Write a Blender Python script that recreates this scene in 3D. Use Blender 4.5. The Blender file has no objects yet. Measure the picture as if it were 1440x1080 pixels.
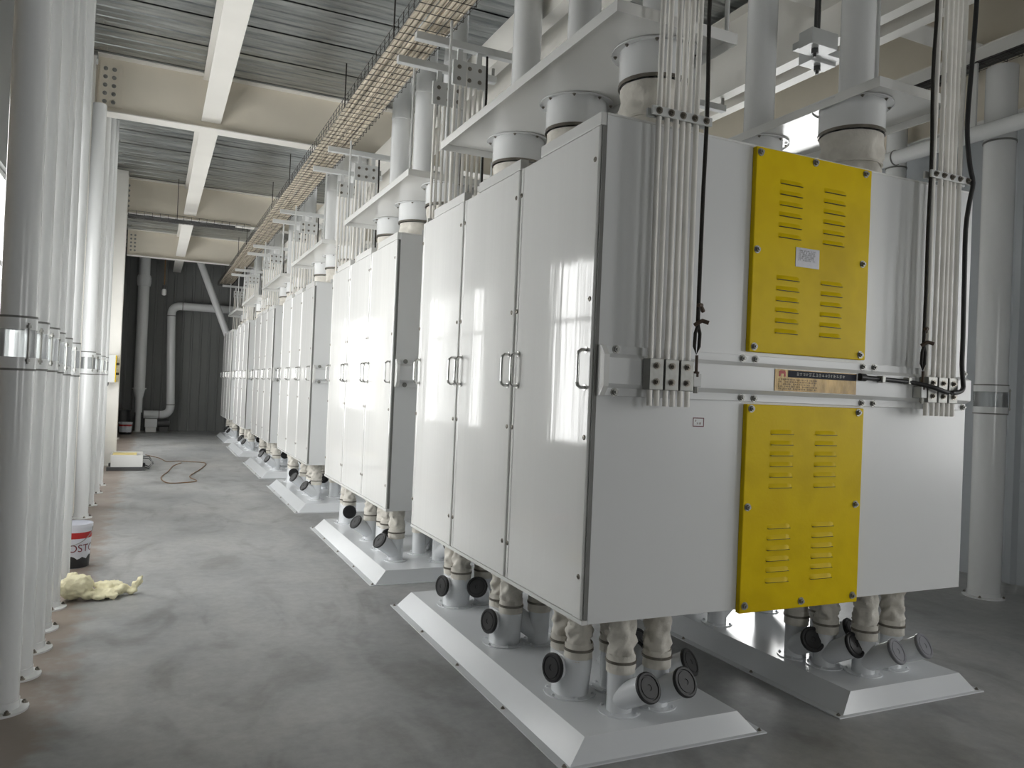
import bpy, bmesh, math, random
from mathutils import Vector, Matrix, noise
random.seed(7)
PI = math.pi
scene = bpy.context.scene
COL = scene.collection

# ------------------------------------------------------------------ camera
cam_d = bpy.data.cameras.new('camera')
cam = bpy.data.objects.new('camera', cam_d)
COL.objects.link(cam)
cam_d.sensor_width = 36.0
cam_d.lens = 27.296
cam_d.clip_end = 200
cr = Vector((0.90672966, -0.41965146, 0.04164093))
cu = Vector((-0.04160583, 0.00924065, 0.99909137))
cf = Vector((0.41965494, 0.90763829, 0.00908117))
m = Matrix(((cr.x, cu.x, -cf.x, -1.80057), (cr.y, cu.y, -cf.y, -2.98986), (cr.z, cu.z, -cf.z, 1.6), (0, 0, 0, 1)))
cam.matrix_world = m
scene.camera = cam

# ------------------------------------------------------------------ world, exposure
world = bpy.data.worlds.new('overcast_sky')
scene.world = world
world.use_nodes = True
bgn = world.node_tree.nodes['Background']
bgn.inputs[0].default_value = (0.985, 0.985, 0.985, 1)
bgn.inputs[1].default_value = 6.0
vs = scene.view_settings
vs.view_transform = 'Standard'
vs.look = 'None'
vs.exposure = 0.38
vs.gamma = 1.0
vs.use_curve_mapping = False

# room extents
XL, XR, YB, YF, ZD = -3.0, 5.55, -8.0, 22.1, 5.26

# windows: left wall (y0,y1), right wall (y0,y1), added back wall fill (x0,x1); all share sill and head
SILL, HEAD = 0.95, 3.3
WIN_L = [(1.7, 3.9), (4.3, 6.1), (7.8, 9.6), (10.0, 11.6), (13.8, 15.8), (16.2, 18.0)]
WIN_R = [(-5.6, -3.8), (-2.6, -1.5), (3.6, 5.8), (7.8, 9.8), (10.2, 12.2), (14, 16)]
FILL_WIN_B = [(0.0, 1.4)]  # unseen window, added to even out the light on the end panel

def portal(name, loc, rot, sx, sy):
    l = bpy.data.lights.new(name, 'AREA')
    l.shape = 'RECTANGLE'
    l.size, l.size_y = sx, sy
    l.cycles.is_portal = True
    o = bpy.data.objects.new(name, l)
    COL.objects.link(o)
    o.location = loc
    o.rotation_euler = rot
    return o
zc, zh = (SILL + HEAD) / 2, HEAD - SILL
for a, b in WIN_L:
    portal('daylight_portal', (XL - 0.1, (a + b) / 2, zc), (0, -PI / 2, 0), zh, b - a)
for a, b in WIN_R:
    portal('daylight_portal', (XR + 0.1, (a + b) / 2, zc), (0, PI / 2, 0), zh, b - a)
for a, b in FILL_WIN_B:
    portal('daylight_portal', ((a + b) / 2, YB - 0.1, zc), (PI / 2, 0, 0), b - a, zh)

# ------------------------------------------------------------------ materials
def new_mat(name):
    mt = bpy.data.materials.new(name)
    mt.use_nodes = True
    nt = mt.node_tree
    return mt, nt, nt.nodes['Principled BSDF']

def coords(nt, scale=(1, 1, 1), kind='Object'):
    tc = nt.nodes.new('ShaderNodeTexCoord')
    mp = nt.nodes.new('ShaderNodeMapping')
    mp.inputs['Scale'].default_value = scale
    nt.links.new(tc.outputs[kind], mp.inputs['Vector'])
    return mp.outputs[0]

def nz(nt, vec, scale, detail=4, rough=0.55):
    n = nt.nodes.new('ShaderNodeTexNoise')
    n.inputs['Scale'].default_value = scale
    n.inputs['Detail'].default_value = detail
    n.inputs['Roughness'].default_value = rough
    nt.links.new(vec, n.inputs['Vector'])
    return n.outputs['Fac']

def ramp(nt, fac, stops):
    r = nt.nodes.new('ShaderNodeValToRGB')
    els = r.color_ramp.elements
    while len(els) < len(stops):
        els.new(0.5)
    for e, (p, c) in zip(els, stops):
        e.position = p
        e.color = (c[0], c[1], c[2], 1)
    nt.links.new(fac, r.inputs[0])
    return r.outputs[0]

def bump(nt, h, bsdf, strength, dist=0.01):
    b = nt.nodes.new('ShaderNodeBump')
    b.inputs['Strength'].default_value = strength
    b.inputs['Distance'].default_value = dist
    nt.links.new(h, b.inputs['Height'])
    nt.links.new(b.outputs[0], bsdf.inputs['Normal'])

def mat(name, col, rough=0.5, metal=0.0, var=0.06, vscale=3.0, bstr=0.0, bscale=40.0, stretch=(1, 1, 1), coat=0.0, spec=0.5):
    mt, nt, b = new_mat(name)
    v = coords(nt, stretch)
    f = nz(nt, v, vscale)
    lo = [max(0, c * (1 - var)) for c in col]
    hi = [min(1, c * (1 + var)) for c in col]
    nt.links.new(ramp(nt, f, [(0.3, lo), (0.7, hi)]), b.inputs['Base Color'])
    b.inputs['Roughness'].default_value = rough
    b.inputs['Metallic'].default_value = metal
    b.inputs['Coat Weight'].default_value = coat
    b.inputs['Specular IOR Level'].default_value = spec
    if bstr:
        bump(nt, nz(nt, v, bscale, 3), b, bstr)
    return mt

M = {}
M['white'] = mat('white_enamel', (0.80, 0.80, 0.78), 0.22, var=0.015)
M['door'] = mat('gloss_white_door', (0.87, 0.87, 0.85), 0.07, var=0.01, bstr=0.16, bscale=2.6, stretch=(3, 3, 0.14), spec=0.6)
M['face'] = mat('satin_white_face', (0.78, 0.79, 0.79), 0.28, var=0.02, vscale=1.2)
M['pipe'] = mat('white_pipe_paint', (0.78, 0.79, 0.79), 0.20, var=0.02, bstr=0.05, bscale=3, stretch=(1, 1, 0.3))
M['base'] = mat('pale_blue_white_enamel', (0.76, 0.78, 0.80), 0.18, var=0.02)
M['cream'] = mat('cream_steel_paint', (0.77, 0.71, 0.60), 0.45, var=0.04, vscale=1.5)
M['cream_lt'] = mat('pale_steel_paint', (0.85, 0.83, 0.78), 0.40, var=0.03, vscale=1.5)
M['grey_paint'] = mat('pale_grey_paint', (0.62, 0.63, 0.62), 0.35, var=0.03)
M['gasket'] = mat('grey_rubber_gasket', (0.20, 0.20, 0.19), 0.6, var=0.1)
M['black'] = mat('black_rubber', (0.016, 0.016, 0.017), 0.45, var=0.2)
M['cap'] = mat('dark_plastic_cap', (0.014, 0.014, 0.015), 0.5, var=0.15, vscale=8)
M['capgrey'] = mat('grey_plastic_cap', (0.22, 0.22, 0.24), 0.35, var=0.1, vscale=8)
M['steel'] = mat('zinc_steel', (0.34, 0.34, 0.32), 0.48, 0.8, var=0.12, vscale=20)
M['chrome'] = mat('satin_chrome', (0.62, 0.62, 0.60), 0.22, 1.0, var=0.05)
M['band'] = mat('clamp_steel', (0.24, 0.22, 0.19), 0.35, 0.8, var=0.2, vscale=15)
M['rod'] = mat('ivory_rod', (0.86, 0.84, 0.79), 0.32, var=0.08, vscale=6)
M['rope'] = mat('black_rope', (0.022, 0.019, 0.016), 0.75, var=0.3, vscale=60)
M['brown'] = mat('rusty_clip', (0.07, 0.045, 0.03), 0.6, var=0.3, vscale=30)
M['wire'] = mat('dark_wire', (0.07, 0.065, 0.06), 0.5, 0.6, var=0.2)
M['liner'] = mat('tan_cables', (0.60, 0.53, 0.42), 0.6, var=0.18, vscale=4, stretch=(6, 0.4, 1))
M['foam'] = mat('cream_foam', (0.78, 0.73, 0.50), 0.85, var=0.08, vscale=9, bstr=0.5, bscale=45)
M['red'] = mat('red_print', (0.42, 0.02, 0.02), 0.45)
M['darkred'] = mat('dark_red_print', (0.16, 0.02, 0.03), 0.5)
M['bucket'] = mat('white_bucket_plastic', (0.62, 0.63, 0.68), 0.35, var=0.05)
M['darkgrey'] = mat('dark_grey_metal', (0.09, 0.09, 0.09), 0.5, 0.2, var=0.15)
M['cable'] = mat('brown_cable', (0.20, 0.12, 0.06), 0.6, var=0.3, vscale=10)
M['yellow_sheet'] = mat('yellow_sheet', (0.75, 0.62, 0.25), 0.6)
M['brass'] = mat('brass_plate', (0.20, 0.135, 0.05), 0.32, 0.4, var=0.35, vscale=12, bstr=0.6, bscale=9, stretch=(1.6, 1, 0.7))
M['ink'] = mat('dark_blue_ink', (0.018, 0.022, 0.035), 0.6, spec=0.2)
M['silverplate'] = mat('silver_plate', (0.30, 0.30, 0.31), 0.35, 0.6, var=0.1, vscale=12)
M['ink_grey'] = mat('engraved_grey', (0.14, 0.14, 0.14), 0.6)
M['ltink'] = mat('pale_print', (0.42, 0.42, 0.40), 0.5)

# yellow sheet metal: slightly blotchy sprayed paint
mt, nt, b = new_mat('yellow_spray_paint')
v = coords(nt)
nt.links.new(ramp(nt, nz(nt, v, 2.6, 3), [(0.3, (0.66, 0.46, 0.001)), (0.55, (0.80, 0.58, 0.002)), (0.8, (0.73, 0.49, 0.002))]), b.inputs['Base Color'])
b.inputs['Roughness'].default_value = 0.42
b.inputs['Specular IOR Level'].default_value = 0.14
bump(nt, nz(nt, v, 60, 2), b, 0.06)
M['yellow'] = mt

# concrete floor with dusty blotches and a brown dirt strip along the pipe feet
mt, nt, b = new_mat('concrete_floor')
v = coords(nt)
big = ramp(nt, nz(nt, v, 0.55, 6, 0.6), [(0.30, (0.26, 0.268, 0.272)), (0.52, (0.34, 0.344, 0.343)), (0.75, (0.43, 0.425, 0.412))])
fine = ramp(nt, nz(nt, v, 14, 6, 0.7), [(0.25, (0.80, 0.80, 0.80)), (0.6, (1, 1, 1)), (0.72, (1.08, 1.07, 1.05))])
mx = nt.nodes.new('ShaderNodeMix'); mx.data_type = 'RGBA'; mx.blend_type = 'MULTIPLY'
mx.inputs[0].default_value = 1.0
scf = nt.nodes.new('ShaderNodeTexNoise'); scf.inputs['Scale'].default_value = 1.7; scf.inputs['Detail'].default_value = 7; scf.inputs['Distortion'].default_value = 2.2
nt.links.new(coords(nt, (1.0, 0.45, 1)), scf.inputs['Vector'])
sc = ramp(nt, scf.outputs['Fac'], [(0.34, (0.78, 0.77, 0.75)), (0.48, (1.0, 1.0, 1.0)), (0.70, (1.10, 1.09, 1.07))])
mx0 = nt.nodes.new('ShaderNodeMix'); mx0.data_type = 'RGBA'; mx0.blend_type = 'MULTIPLY'; mx0.inputs[0].default_value = 1.0
nt.links.new(big, mx0.inputs[6]); nt.links.new(sc, mx0.inputs[7]); big = mx0.outputs[2]
nt.links.new(big, mx.inputs[6]); nt.links.new(fine, mx.inputs[7])
sep = nt.nodes.new('ShaderNodeSeparateXYZ')
tc = nt.nodes.new('ShaderNodeTexCoord')
nt.links.new(tc.outputs['Object'], sep.inputs[0])
ad = nt.nodes.new('ShaderNodeMath'); ad.operation = 'MULTIPLY_ADD'
nt.links.new(nz(nt, v, 5, 4), ad.inputs[0]); ad.inputs[1].default_value = 0.55
nt.links.new(sep.outputs['X'], ad.inputs[2])
mr = nt.nodes.new('ShaderNodeMapRange')
mr.inputs['From Min'].default_value = -1.96; mr.inputs['From Max'].default_value = -1.82
mr.inputs['To Min'].default_value = 0.8; mr.inputs['To Max'].default_value = 0.0
nt.links.new(ad.outputs[0], mr.inputs['Value'])
mx2 = nt.nodes.new('ShaderNodeMix'); mx2.data_type = 'RGBA'
nt.links.new(mr.outputs[0], mx2.inputs[0])
nt.links.new(mx.outputs[2], mx2.inputs[6]); mx2.inputs[7].default_value = (0.24, 0.185, 0.145, 1)
nt.links.new(mx2.outputs[2], b.inputs['Base Color'])
nt.links.new(ramp(nt, nz(nt, v, 1.5, 4), [(0.3, (0.34,) * 3), (0.7, (0.52,) * 3)]), b.inputs['Roughness'])
bump(nt, nz(nt, v, 30, 5), b, 0.10, 0.004)
M['floor'] = mt

# galvanised deck: spangled, streaky zinc
mt, nt, b = new_mat('galvanised_deck')
v = coords(nt, (0.35, 3.0, 1))
nt.links.new(ramp(nt, nz(nt, v, 3.0, 6, 0.65), [(0.3, (0.22, 0.24, 0.25)), (0.7, (0.62, 0.64, 0.63))]), b.inputs['Base Color'])
b.inputs['Metallic'].default_value = 0.9
nt.links.new(ramp(nt, nz(nt, coords(nt, (0.6, 1, 1)), 1.6, 5), [(0.3, (0.22,) * 3), (0.7, (0.50,) * 3)]), b.inputs['Roughness'])
M['deck'] = mt

M['wall_shaded'] = mat('shaded_grey_cladding', (0.20, 0.205, 0.20), 0.5, var=0.08, vscale=0.8, stretch=(1, 1, 0.4))  # darker than the right wall's cladding: shade of unlit walls put into the colour
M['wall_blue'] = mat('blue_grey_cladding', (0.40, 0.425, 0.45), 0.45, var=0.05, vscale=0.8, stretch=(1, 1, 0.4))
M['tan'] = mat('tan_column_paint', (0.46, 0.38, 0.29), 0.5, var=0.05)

# cotton sleeves
mt, nt, b = new_mat('beige_cotton')
v = coords(nt)
nt.links.new(ramp(nt, nz(nt, v, 7, 5), [(0.3, (0.58, 0.55, 0.49)), (0.7, (0.80, 0.77, 0.70))]), b.inputs['Base Color'])
b.inputs['Roughness'].default_value = 0.85
b.inputs['Sheen Weight'].default_value = 0.2
bump(nt, nz(nt, coords(nt, (1, 1, 1)), 26, 4), b, 0.5, 0.012)
M['cloth'] = mt

# clear sight glass / window panes
def clear(name, tint, gl, milk=0.0):
    mt = bpy.data.materials.new(name); mt.use_nodes = True
    nt = mt.node_tree; nt.nodes.clear()
    out = nt.nodes.new('ShaderNodeOutputMaterial')
    tr = nt.nodes.new('ShaderNodeBsdfTransparent'); tr.inputs[0].default_value = (*tint, 1)
    g = nt.nodes.new('ShaderNodeBsdfGlossy'); g.inputs['Roughness'].default_value = 0.05
    lw = nt.nodes.new('ShaderNodeLayerWeight'); lw.inputs[0].default_value = gl
    n = nt.nodes.new('ShaderNodeTexNoise'); n.inputs['Scale'].default_value = 30
    bp = nt.nodes.new('ShaderNodeBump'); bp.inputs['Strength'].default_value = 0.15
    nt.links.new(n.outputs['Fac'], bp.inputs['Height'])
    nt.links.new(bp.outputs[0], g.inputs['Normal'])
    ms = nt.nodes.new('ShaderNodeMixShader')
    src = tr.outputs[0]
    if milk:
        tl = nt.nodes.new('ShaderNodeBsdfTranslucent'); tl.inputs[0].default_value = (0.9, 0.92, 0.93, 1)
        df = nt.nodes.new('ShaderNodeBsdfDiffuse'); df.inputs[0].default_value = (0.85, 0.87, 0.88, 1)
        m1 = nt.nodes.new('ShaderNodeMixShader'); nt.links.new(tl.outputs[0], m1.inputs[1]); nt.links.new(df.outputs[0], m1.inputs[2])
        m2 = nt.nodes.new('ShaderNodeMixShader'); m2.inputs[0].default_value = milk
        nt.links.new(src, m2.inputs[1]); nt.links.new(m1.outputs[0], m2.inputs[2]); src = m2.outputs[0]
    nt.links.new(lw.outputs['Fresnel'], ms.inputs[0]); nt.links.new(src, ms.inputs[1]); nt.links.new(g.outputs[0], ms.inputs[2])
    nt.links.new(ms.outputs[0], out.inputs[0])
    return mt
M['clear'] = clear('clear_acrylic', (0.93, 0.95, 0.95), 0.35, 0.38)
M['pane'] = clear('window_glass', (0.95, 0.955, 0.945), 0.12)

# ------------------------------------------------------------------ mesh helpers
class MB:
    def __init__(self):
        self.v, self.f = [], []
    def add(self, vs, fs):
        o = len(self.v)
        self.v += [tuple(p) for p in vs]
        self.f += [tuple(i + o for i in f) for f in fs]
        return self
    def box(self, x0, x1, y0, y1, z0, z1):
        vs = [(x, y, z) for z in (z0, z1) for y in (y0, y1) for x in (x0, x1)]
        return self.add(vs, [(0, 2, 3, 1), (4, 5, 7, 6), (0, 1, 5, 4), (2, 6, 7, 3), (0, 4, 6, 2), (1, 3, 7, 5)])
    def ring(self, c, ax, r, n, u=None):
        ax = Vector(ax).normalized()
        if u is None:
            u = Vector((0, 0, 1)) if abs(ax.z) < 0.9 else Vector((1, 0, 0))
        a = ax.cross(u).normalized(); bb = ax.cross(a).normalized()
        return [Vector(c) + a * (r * math.cos(2 * PI * i / n)) + bb * (r * math.sin(2 * PI * i / n)) for i in range(n)]
    def loft(self, rings, cap0=True, cap1=True):
        n = len(rings[0]); vs = [p for r in rings for p in r]; fs = []
        for k in range(len(rings) - 1):
            for i in range(n):
                j = (i + 1) % n
                fs.append((k * n + i, k * n + j, (k + 1) * n + j, (k + 1) * n + i))
        if cap0: fs.append(tuple(reversed(range(n))))
        if cap1: fs.append(tuple((len(rings) - 1) * n + i for i in range(n)))
        return self.add(vs, fs)
    def cyl(self, p0, p1, r0, r1=None, n=16, cap=True):
        r1 = r0 if r1 is None else r1
        ax = Vector(p1) - Vector(p0)
        return self.loft([self.ring(p0, ax, r0, n), self.ring(p1, ax, r1, n)], cap, cap)
    def lathe(self, prof, n=24, c=(0, 0, 0), cap=True):
        rings = [[(c[0] + r * math.cos(2 * PI * i / n), c[1] + r * math.sin(2 * PI * i / n), c[2] + z) for i in range(n)] for r, z in prof]
        return self.loft(rings, cap, cap)
    def tube(self, pts, r, n=8, cap=True):
        pts = [Vector(p) for p in pts]; rings = []
        u = None
        for i, p in enumerate(pts):
            t = (pts[min(i + 1, len(pts) - 1)] - pts[max(i - 1, 0)]).normalized()
            if u is None:
                u = Vector((0, 0, 1)) if abs(t.z) < 0.9 else Vector((1, 0, 0))
            a = t.cross(u).normalized(); bb = t.cross(a).normalized(); u = -bb if False else u
            rings.append([p + a * (r * math.cos(2 * PI * k / n)) + bb * (r * math.sin(2 * PI * k / n)) for k in range(n)])
        return self.loft(rings, cap, cap)
    def prism(self, prof, axis, a0, a1):
        # prof: closed list of 2D points; extruded along axis: X -> (y,z), Y -> (x,z), Z -> (x,y)
        def mk(p, a):
            return {'X': (a, p[0], p[1]), 'Y': (p[0], a, p[1]), 'Z': (p[0], p[1], a)}[axis]
        n = len(prof)
        vs = [mk(p, a0) for p in prof] + [mk(p, a1) for p in prof]
        fs = [(i, (i + 1) % n, n + (i + 1) % n, n + i) for i in range(n)] + [tuple(reversed(range(n))), tuple(range(n, 2 * n))]
        return self.add(vs, fs)
    def strip(self, prof, axis, a0, a1, th):
        # open sheet profile with thickness th (offset along local normal)
        n = len(prof); off = []
        for i, p in enumerate(prof):
            q0 = prof[max(i - 1, 0)]; q1 = prof[min(i + 1, n - 1)]
            dx, dy = q1[0] - q0[0], q1[1] - q0[1]; L = math.hypot(dx, dy) or 1
            off.append((p[0] - dy / L * th, p[1] + dx / L * th))
        return self.prism(list(prof) + off[::-1], axis, a0, a1)
    def mesh(self, name, mtl, smooth=35, bevel=0):
        me = bpy.data.meshes.new(name)
        me.from_pydata(self.v, [], self.f)
        bm = bmesh.new(); bm.from_mesh(me)
        bmesh.ops.recalc_face_normals(bm, faces=bm.faces)
        if bevel:
            es = [e for e in bm.edges if len(e.link_faces) == 2 and e.calc_face_angle(0) > 0.6]
            bmesh.ops.bevel(bm, geom=es, offset=bevel, segments=2, affect='EDGES', profile=0.6)
        bm.to_mesh(me); bm.free()
        if isinstance(mtl, str): mtl = M[mtl]
        me.materials.append(mtl)
        if smooth:
            for p in me.polygons: p.use_smooth = True
            me.set_sharp_from_angle(angle=math.radians(smooth))
        return me

def put(name, me, parent=None, loc=(0, 0, 0), rot=(0, 0, 0), label=None, cat=None, group=None, kind=None):
    o = bpy.data.objects.new(name, me)
    COL.objects.link(o)
    o.location = loc; o.rotation_euler = rot
    if parent: o.parent = parent
    if label: o['label'] = label
    if cat: o['category'] = cat
    if group: o['group'] = group
    if kind: o['kind'] = kind
    return o
def thing(name, label, cat, loc=(0, 0, 0), group=None, rot=(0, 0, 0)):
    return put(name, None, None, loc, rot, label, cat, group)
def B(*a):
    return MB().box(*a)

# shared small hardware -------------------------------------------------------
def hexbolt(r=0.013, h=0.014, mtl='steel'):
    mb = MB()
    mb.cyl((0, 0, 0), (0, 0, h * 0.22), r * 1.5, n=14)
    mb.cyl((0, 0, h * 0.22), (0, 0, h), r, n=6)
    mb.cyl((0, 0, h), (0, 0, h * 1.5), r * 0.5, n=8)
    return mb.mesh('hex_bolt', mtl)
BOLT = hexbolt()
BOLT_BIG = hexbolt(0.016, 0.018)
BOLT_DK = hexbolt(0.011, 0.012, 'band')
BOLT_S = hexbolt(0.0075, 0.008, 'band')
BOLT_W = hexbolt(0.0075, 0.007, 'base')
SCREW = MB().lathe([(0.0125, 0), (0.0125, 0.003), (0.009, 0.006), (0.004, 0.0065), (0.004, 0.004)], 12).mesh('screw', 'band')
FRONT = (PI / 2, 0, 0)      # local +Z -> world -Y
LEFT = (0, -PI / 2, 0)      # local +Z -> world -X
DOWN = (PI, 0, 0)

# ------------------------------------------------------------------ room shell
put('floor', B(XL - 0.2, XR + 0.2, YB - 0.2, YF + 0.2, -0.2, 0).mesh('floor', 'floor', 0), kind='structure')
ceil = put('ceiling', B(XL - 0.2, XR + 0.2, YB - 0.2, YF + 0.2, ZD + 0.09, ZD + 0.25).mesh('ceiling', 'wall_shaded', 0), kind='structure')
# deck panel: three re-entrant ribs, 0.6 m wide
prof = [(0.0, 0.0), (0.10, 0.0), (0.115, 0.006), (0.13, 0.0), (0.235, 0.0), (0.243, 0.016), (0.262, 0.016), (0.27, 0.0), (0.37, 0.0), (0.385, 0.006), (0.40, 0.0), (0.485, 0.0), (0.493, 0.016), (0.512, 0.016), (0.52, 0.0), (0.61, 0.0), (0.625, 0.006), (0.64, 0.0), (0.716, 0.0), (0.708, 0.05), (0.748, 0.05)]
DECK = MB().strip(prof, 'X', XL, XR, 0.003).mesh('deck_panel', 'deck', 20)
y = YB
while y < YF - 0.3:
    put('deck_panel', DECK, ceil, (0, y, ZD + random.uniform(0, 0.004)))
    y += 0.75

def wall_with_openings(name, axis, plane, thick, span, wins, mtl):
    """wall slab in pieces round its window openings, one mesh"""
    mb = MB()
    def bx(a, b, z0, z1):
        if axis == 'Y': mb.box(min(plane, plane + thick), max(plane, plane + thick), a, b, z0, z1)
        else: mb.box(a, b, min(plane, plane + thick), max(plane, plane + thick), z0, z1)
    bx(span[0], span[1], 0, SILL); bx(span[0], span[1], HEAD, ZD + 0.1)
    p = span[0]
    for a, b in wins:
        bx(p, a, SILL, HEAD); p = b
    bx(p, span[1], SILL, HEAD)
    return put(name, mb.mesh(name, mtl, 0), kind='structure')
wl = wall_with_openings('wall_left', 'Y', XL, -0.15, (YB, YF), WIN_L, 'wall_shaded')
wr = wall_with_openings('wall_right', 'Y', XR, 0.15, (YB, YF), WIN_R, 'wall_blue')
wb = wall_with_openings('wall_back', 'X', YB, -0.15, (XL, XR), FILL_WIN_B, 'wall_shaded')
wf = put('wall_far', B(XL, XR, YF, YF + 0.15, 0, ZD + 0.1).mesh('wall_far', 'wall_shaded', 0), kind='structure')
# cladding panels
prof = []
for k in range(3):
    x = k * 0.25
    prof += [(x, 0), (x + 0.16, 0), (x + 0.175, -0.022), (x + 0.22, -0.022), (x + 0.235, 0)]
prof += [(0.748, 0)]
PANEL_F = MB().strip(prof, 'Z', 0, ZD, 0.004).mesh('cladding_panel', 'wall_shaded', 20)
x = XL
while x < XR - 0.1:
    put('panel', PANEL_F, wf, (x, YF - 0.006, 0)); x += 0.75
prof = [(0, 0), (0.04, -0.03), (0.10, -0.03), (0.14, 0), (0.748, 0)]
PANEL_R = MB().strip([(-p[1] * -1, p[0]) for p in prof], 'Z', 0, ZD, 0.004).mesh('cladding_panel', 'wall_blue', 20)
for k in range(3):
    put('panel', PANEL_R, wr, (XR - 0.008, 0.82 + 0.75 * k, 0))
FLASH = B(XR - 0.016, XR - 0.001, 0.82, 3.55, 0.95, 0.972).mesh('flashing', 'wall_blue', 0)
put('flashing', FLASH, wr)

# windows
wn = 0
def window(axis, plane, a, b, side):
    global wn; wn += 1
    w = b - a; h = HEAD - SILL
    fr = MB(); t = 0.05
    for x0, x1, z0, z1 in ((0, w, 0, t), (0, w, h - t, h), (0, t, t, h - t), (w - t, w, t, h - t), (w / 2 - t / 2, w / 2 + t / 2, t, h - t), (t, w / 2 - t / 2, h * 0.66, h * 0.66 + t), (w / 2 + t / 2, w - t, h * 0.66, h * 0.66 + t)):
        fr.box(x0, x1, -0.03, 0.03, z0, z1)
    rz = PI / 2 if axis == 'Y' else 0
    loc = (plane + side * 0.07, a, SILL) if axis == 'Y' else (a, plane + side * 0.07, SILL)
    o = put('window_%d' % wn, fr.mesh('window_frame', 'white', 0), None, loc, (0, 0, rz), kind='structure')
    g = MB()
    for x0, x1 in ((t, w / 2 - t / 2), (w / 2 + t / 2, w - t)):
        for z0, z1 in ((t, h * 0.66), (h * 0.66 + t, h - t)):
            put('pane', MB().add([(x0, 0, z0), (x1, 0, z0), (x1, 0, z1), (x0, 0, z1)], [(0, 1, 2, 3)]).mesh('pane', 'pane', 0), o)
for a, b in WIN_L: window('Y', XL, a, b, -1)
for a, b in WIN_R: window('Y', XR, a, b, 1)
for a, b in FILL_WIN_B: window('X', YB, a, b, -1)

# ------------------------------------------------------------------ steelwork
GY = [-4.6, 1.32, 7.14, 13.14, 18.75]
GNAME = ['over the back end of the room', 'over the yellow-covered cabinet', 'just before the third cabinet', 'behind the fourth cabinet', 'nearest the far wall']
for gy, gn in zip(GY, GNAME):
    g = thing('ceiling_girder', 'deep cream steel girder crossing under the metal deck ' + gn, 'beam', (0, gy, 4.6), 'girders across the ceiling')
    xa, xb = -2.52, 4.28
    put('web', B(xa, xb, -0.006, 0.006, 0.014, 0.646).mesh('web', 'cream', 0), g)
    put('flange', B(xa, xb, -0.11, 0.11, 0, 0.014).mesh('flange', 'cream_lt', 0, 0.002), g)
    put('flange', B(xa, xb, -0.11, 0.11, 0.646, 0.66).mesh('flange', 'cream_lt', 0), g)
    pl = put('splice_plate', B(xa + 0.02, xa + 0.26, -0.018, -0.006, 0.09, 0.58).mesh('splice_plate', 'cream', 0), g)
    for ix in (0.06, 0.15):
        for k in range(5):
            put('bolt', BOLT_BIG, pl, (xa + 0.02 + ix, -0.018, 0.14 + k * 0.095), FRONT)
JX = [(-1.29, 'over the aisle'), (3.06, 'right of the cabinet row')]
spans = [(YB, GY[0]), (GY[0], GY[1]), (GY[1], GY[2]), (GY[2], GY[3]), (GY[3], GY[4]), (GY[4], YF)]
SN = ['back of the room', 'bay behind the yellow-covered cabinet', 'bay of the first two cabinets', 'bay of the third and fourth cabinets', 'bay of the fifth cabinet', 'bay at the far wall']
for jx, jn in JX:
    for (a, b), sn in zip(spans, SN):
        j = thing('ceiling_joist', 'pale lengthwise ceiling joist %s, %s' % (jn, sn), 'beam', (jx, a + 0.02, 4.70), 'lengthwise ceiling joists')
        L = b - a - 0.04
        put('web', B(-0.005, 0.005, 0, L, 0.012, 0.50).mesh('web', 'cream_lt', 0), j)
        put('flange', B(-0.11, 0.11, 0, L, 0, 0.012).mesh('flange', 'cream_lt', 0, 0.002), j)
        put('flange', B(-0.11, 0.11, 0, L, 0.50, 0.512).mesh('flange', 'cream_lt', 0), j)
lb = thing('edge_girder', 'deep cream girder running lengthwise above the thick pipe by the wall', 'beam', (4.40, YB + 0.05, 4.6))
put('web', B(-0.006, 0.006, 0, YF - YB - 0.1, 0.014, 0.646).mesh('web', 'cream', 0), lb)
put('flange', B(-0.11, 0.11, 0, YF - YB - 0.1, 0.0, 0.014).mesh('flange', 'cream_lt', 0), lb)
put('flange', B(-0.11, 0.11, 0, YF - YB - 0.1, 0.646, 0.66).mesh('flange', 'cream_lt', 0), lb)
# eaves beam along the right wall
e = thing('eaves_beam', 'deep cream beam running along the top of the blue grey wall', 'beam', (5.36, YB, 4.35))
put('web', B(0, 0.02, 0, YF - YB, 0.014, 0.90).mesh('web', 'cream', 0), e)
put('flange', B(-0.10, 0.12, 0, YF - YB, 0, 0.014).mesh('flange', 'cream_lt', 0), e)

def column(x0, x1, y0, y1, label):
    c = thing('steel_column', label, 'column', ((x0 + x1) / 2, (y0 + y1) / 2, 0), 'steel columns along the window wall')
    w, d = (x1 - x0) / 2, (y1 - y0) / 2
    put('flange', B(-w, w, -d, -d + 0.016, 0, 5.2).mesh('flange', 'cream_lt', 0), c)
    put('flange', B(-w, w, d - 0.016, d, 0, 5.2).mesh('flange', 'cream_lt', 0), c)
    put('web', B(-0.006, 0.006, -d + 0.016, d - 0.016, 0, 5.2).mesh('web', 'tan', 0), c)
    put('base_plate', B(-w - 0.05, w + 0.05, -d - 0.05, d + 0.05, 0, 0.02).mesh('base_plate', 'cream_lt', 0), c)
column(-2.86, -2.56, 1.17, 1.47, 'steel column behind the nearest bunch of white pipes')
column(-2.86, -2.53, 6.99, 7.29, 'tan steel column between the two bunches of white pipes')
column(-2.68, -2.34, 12.32, 12.66, 'white steel column carrying the yellow button box')
column(-2.86, -2.56, 18.6, 18.9, 'steel column by the far wall')

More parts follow.
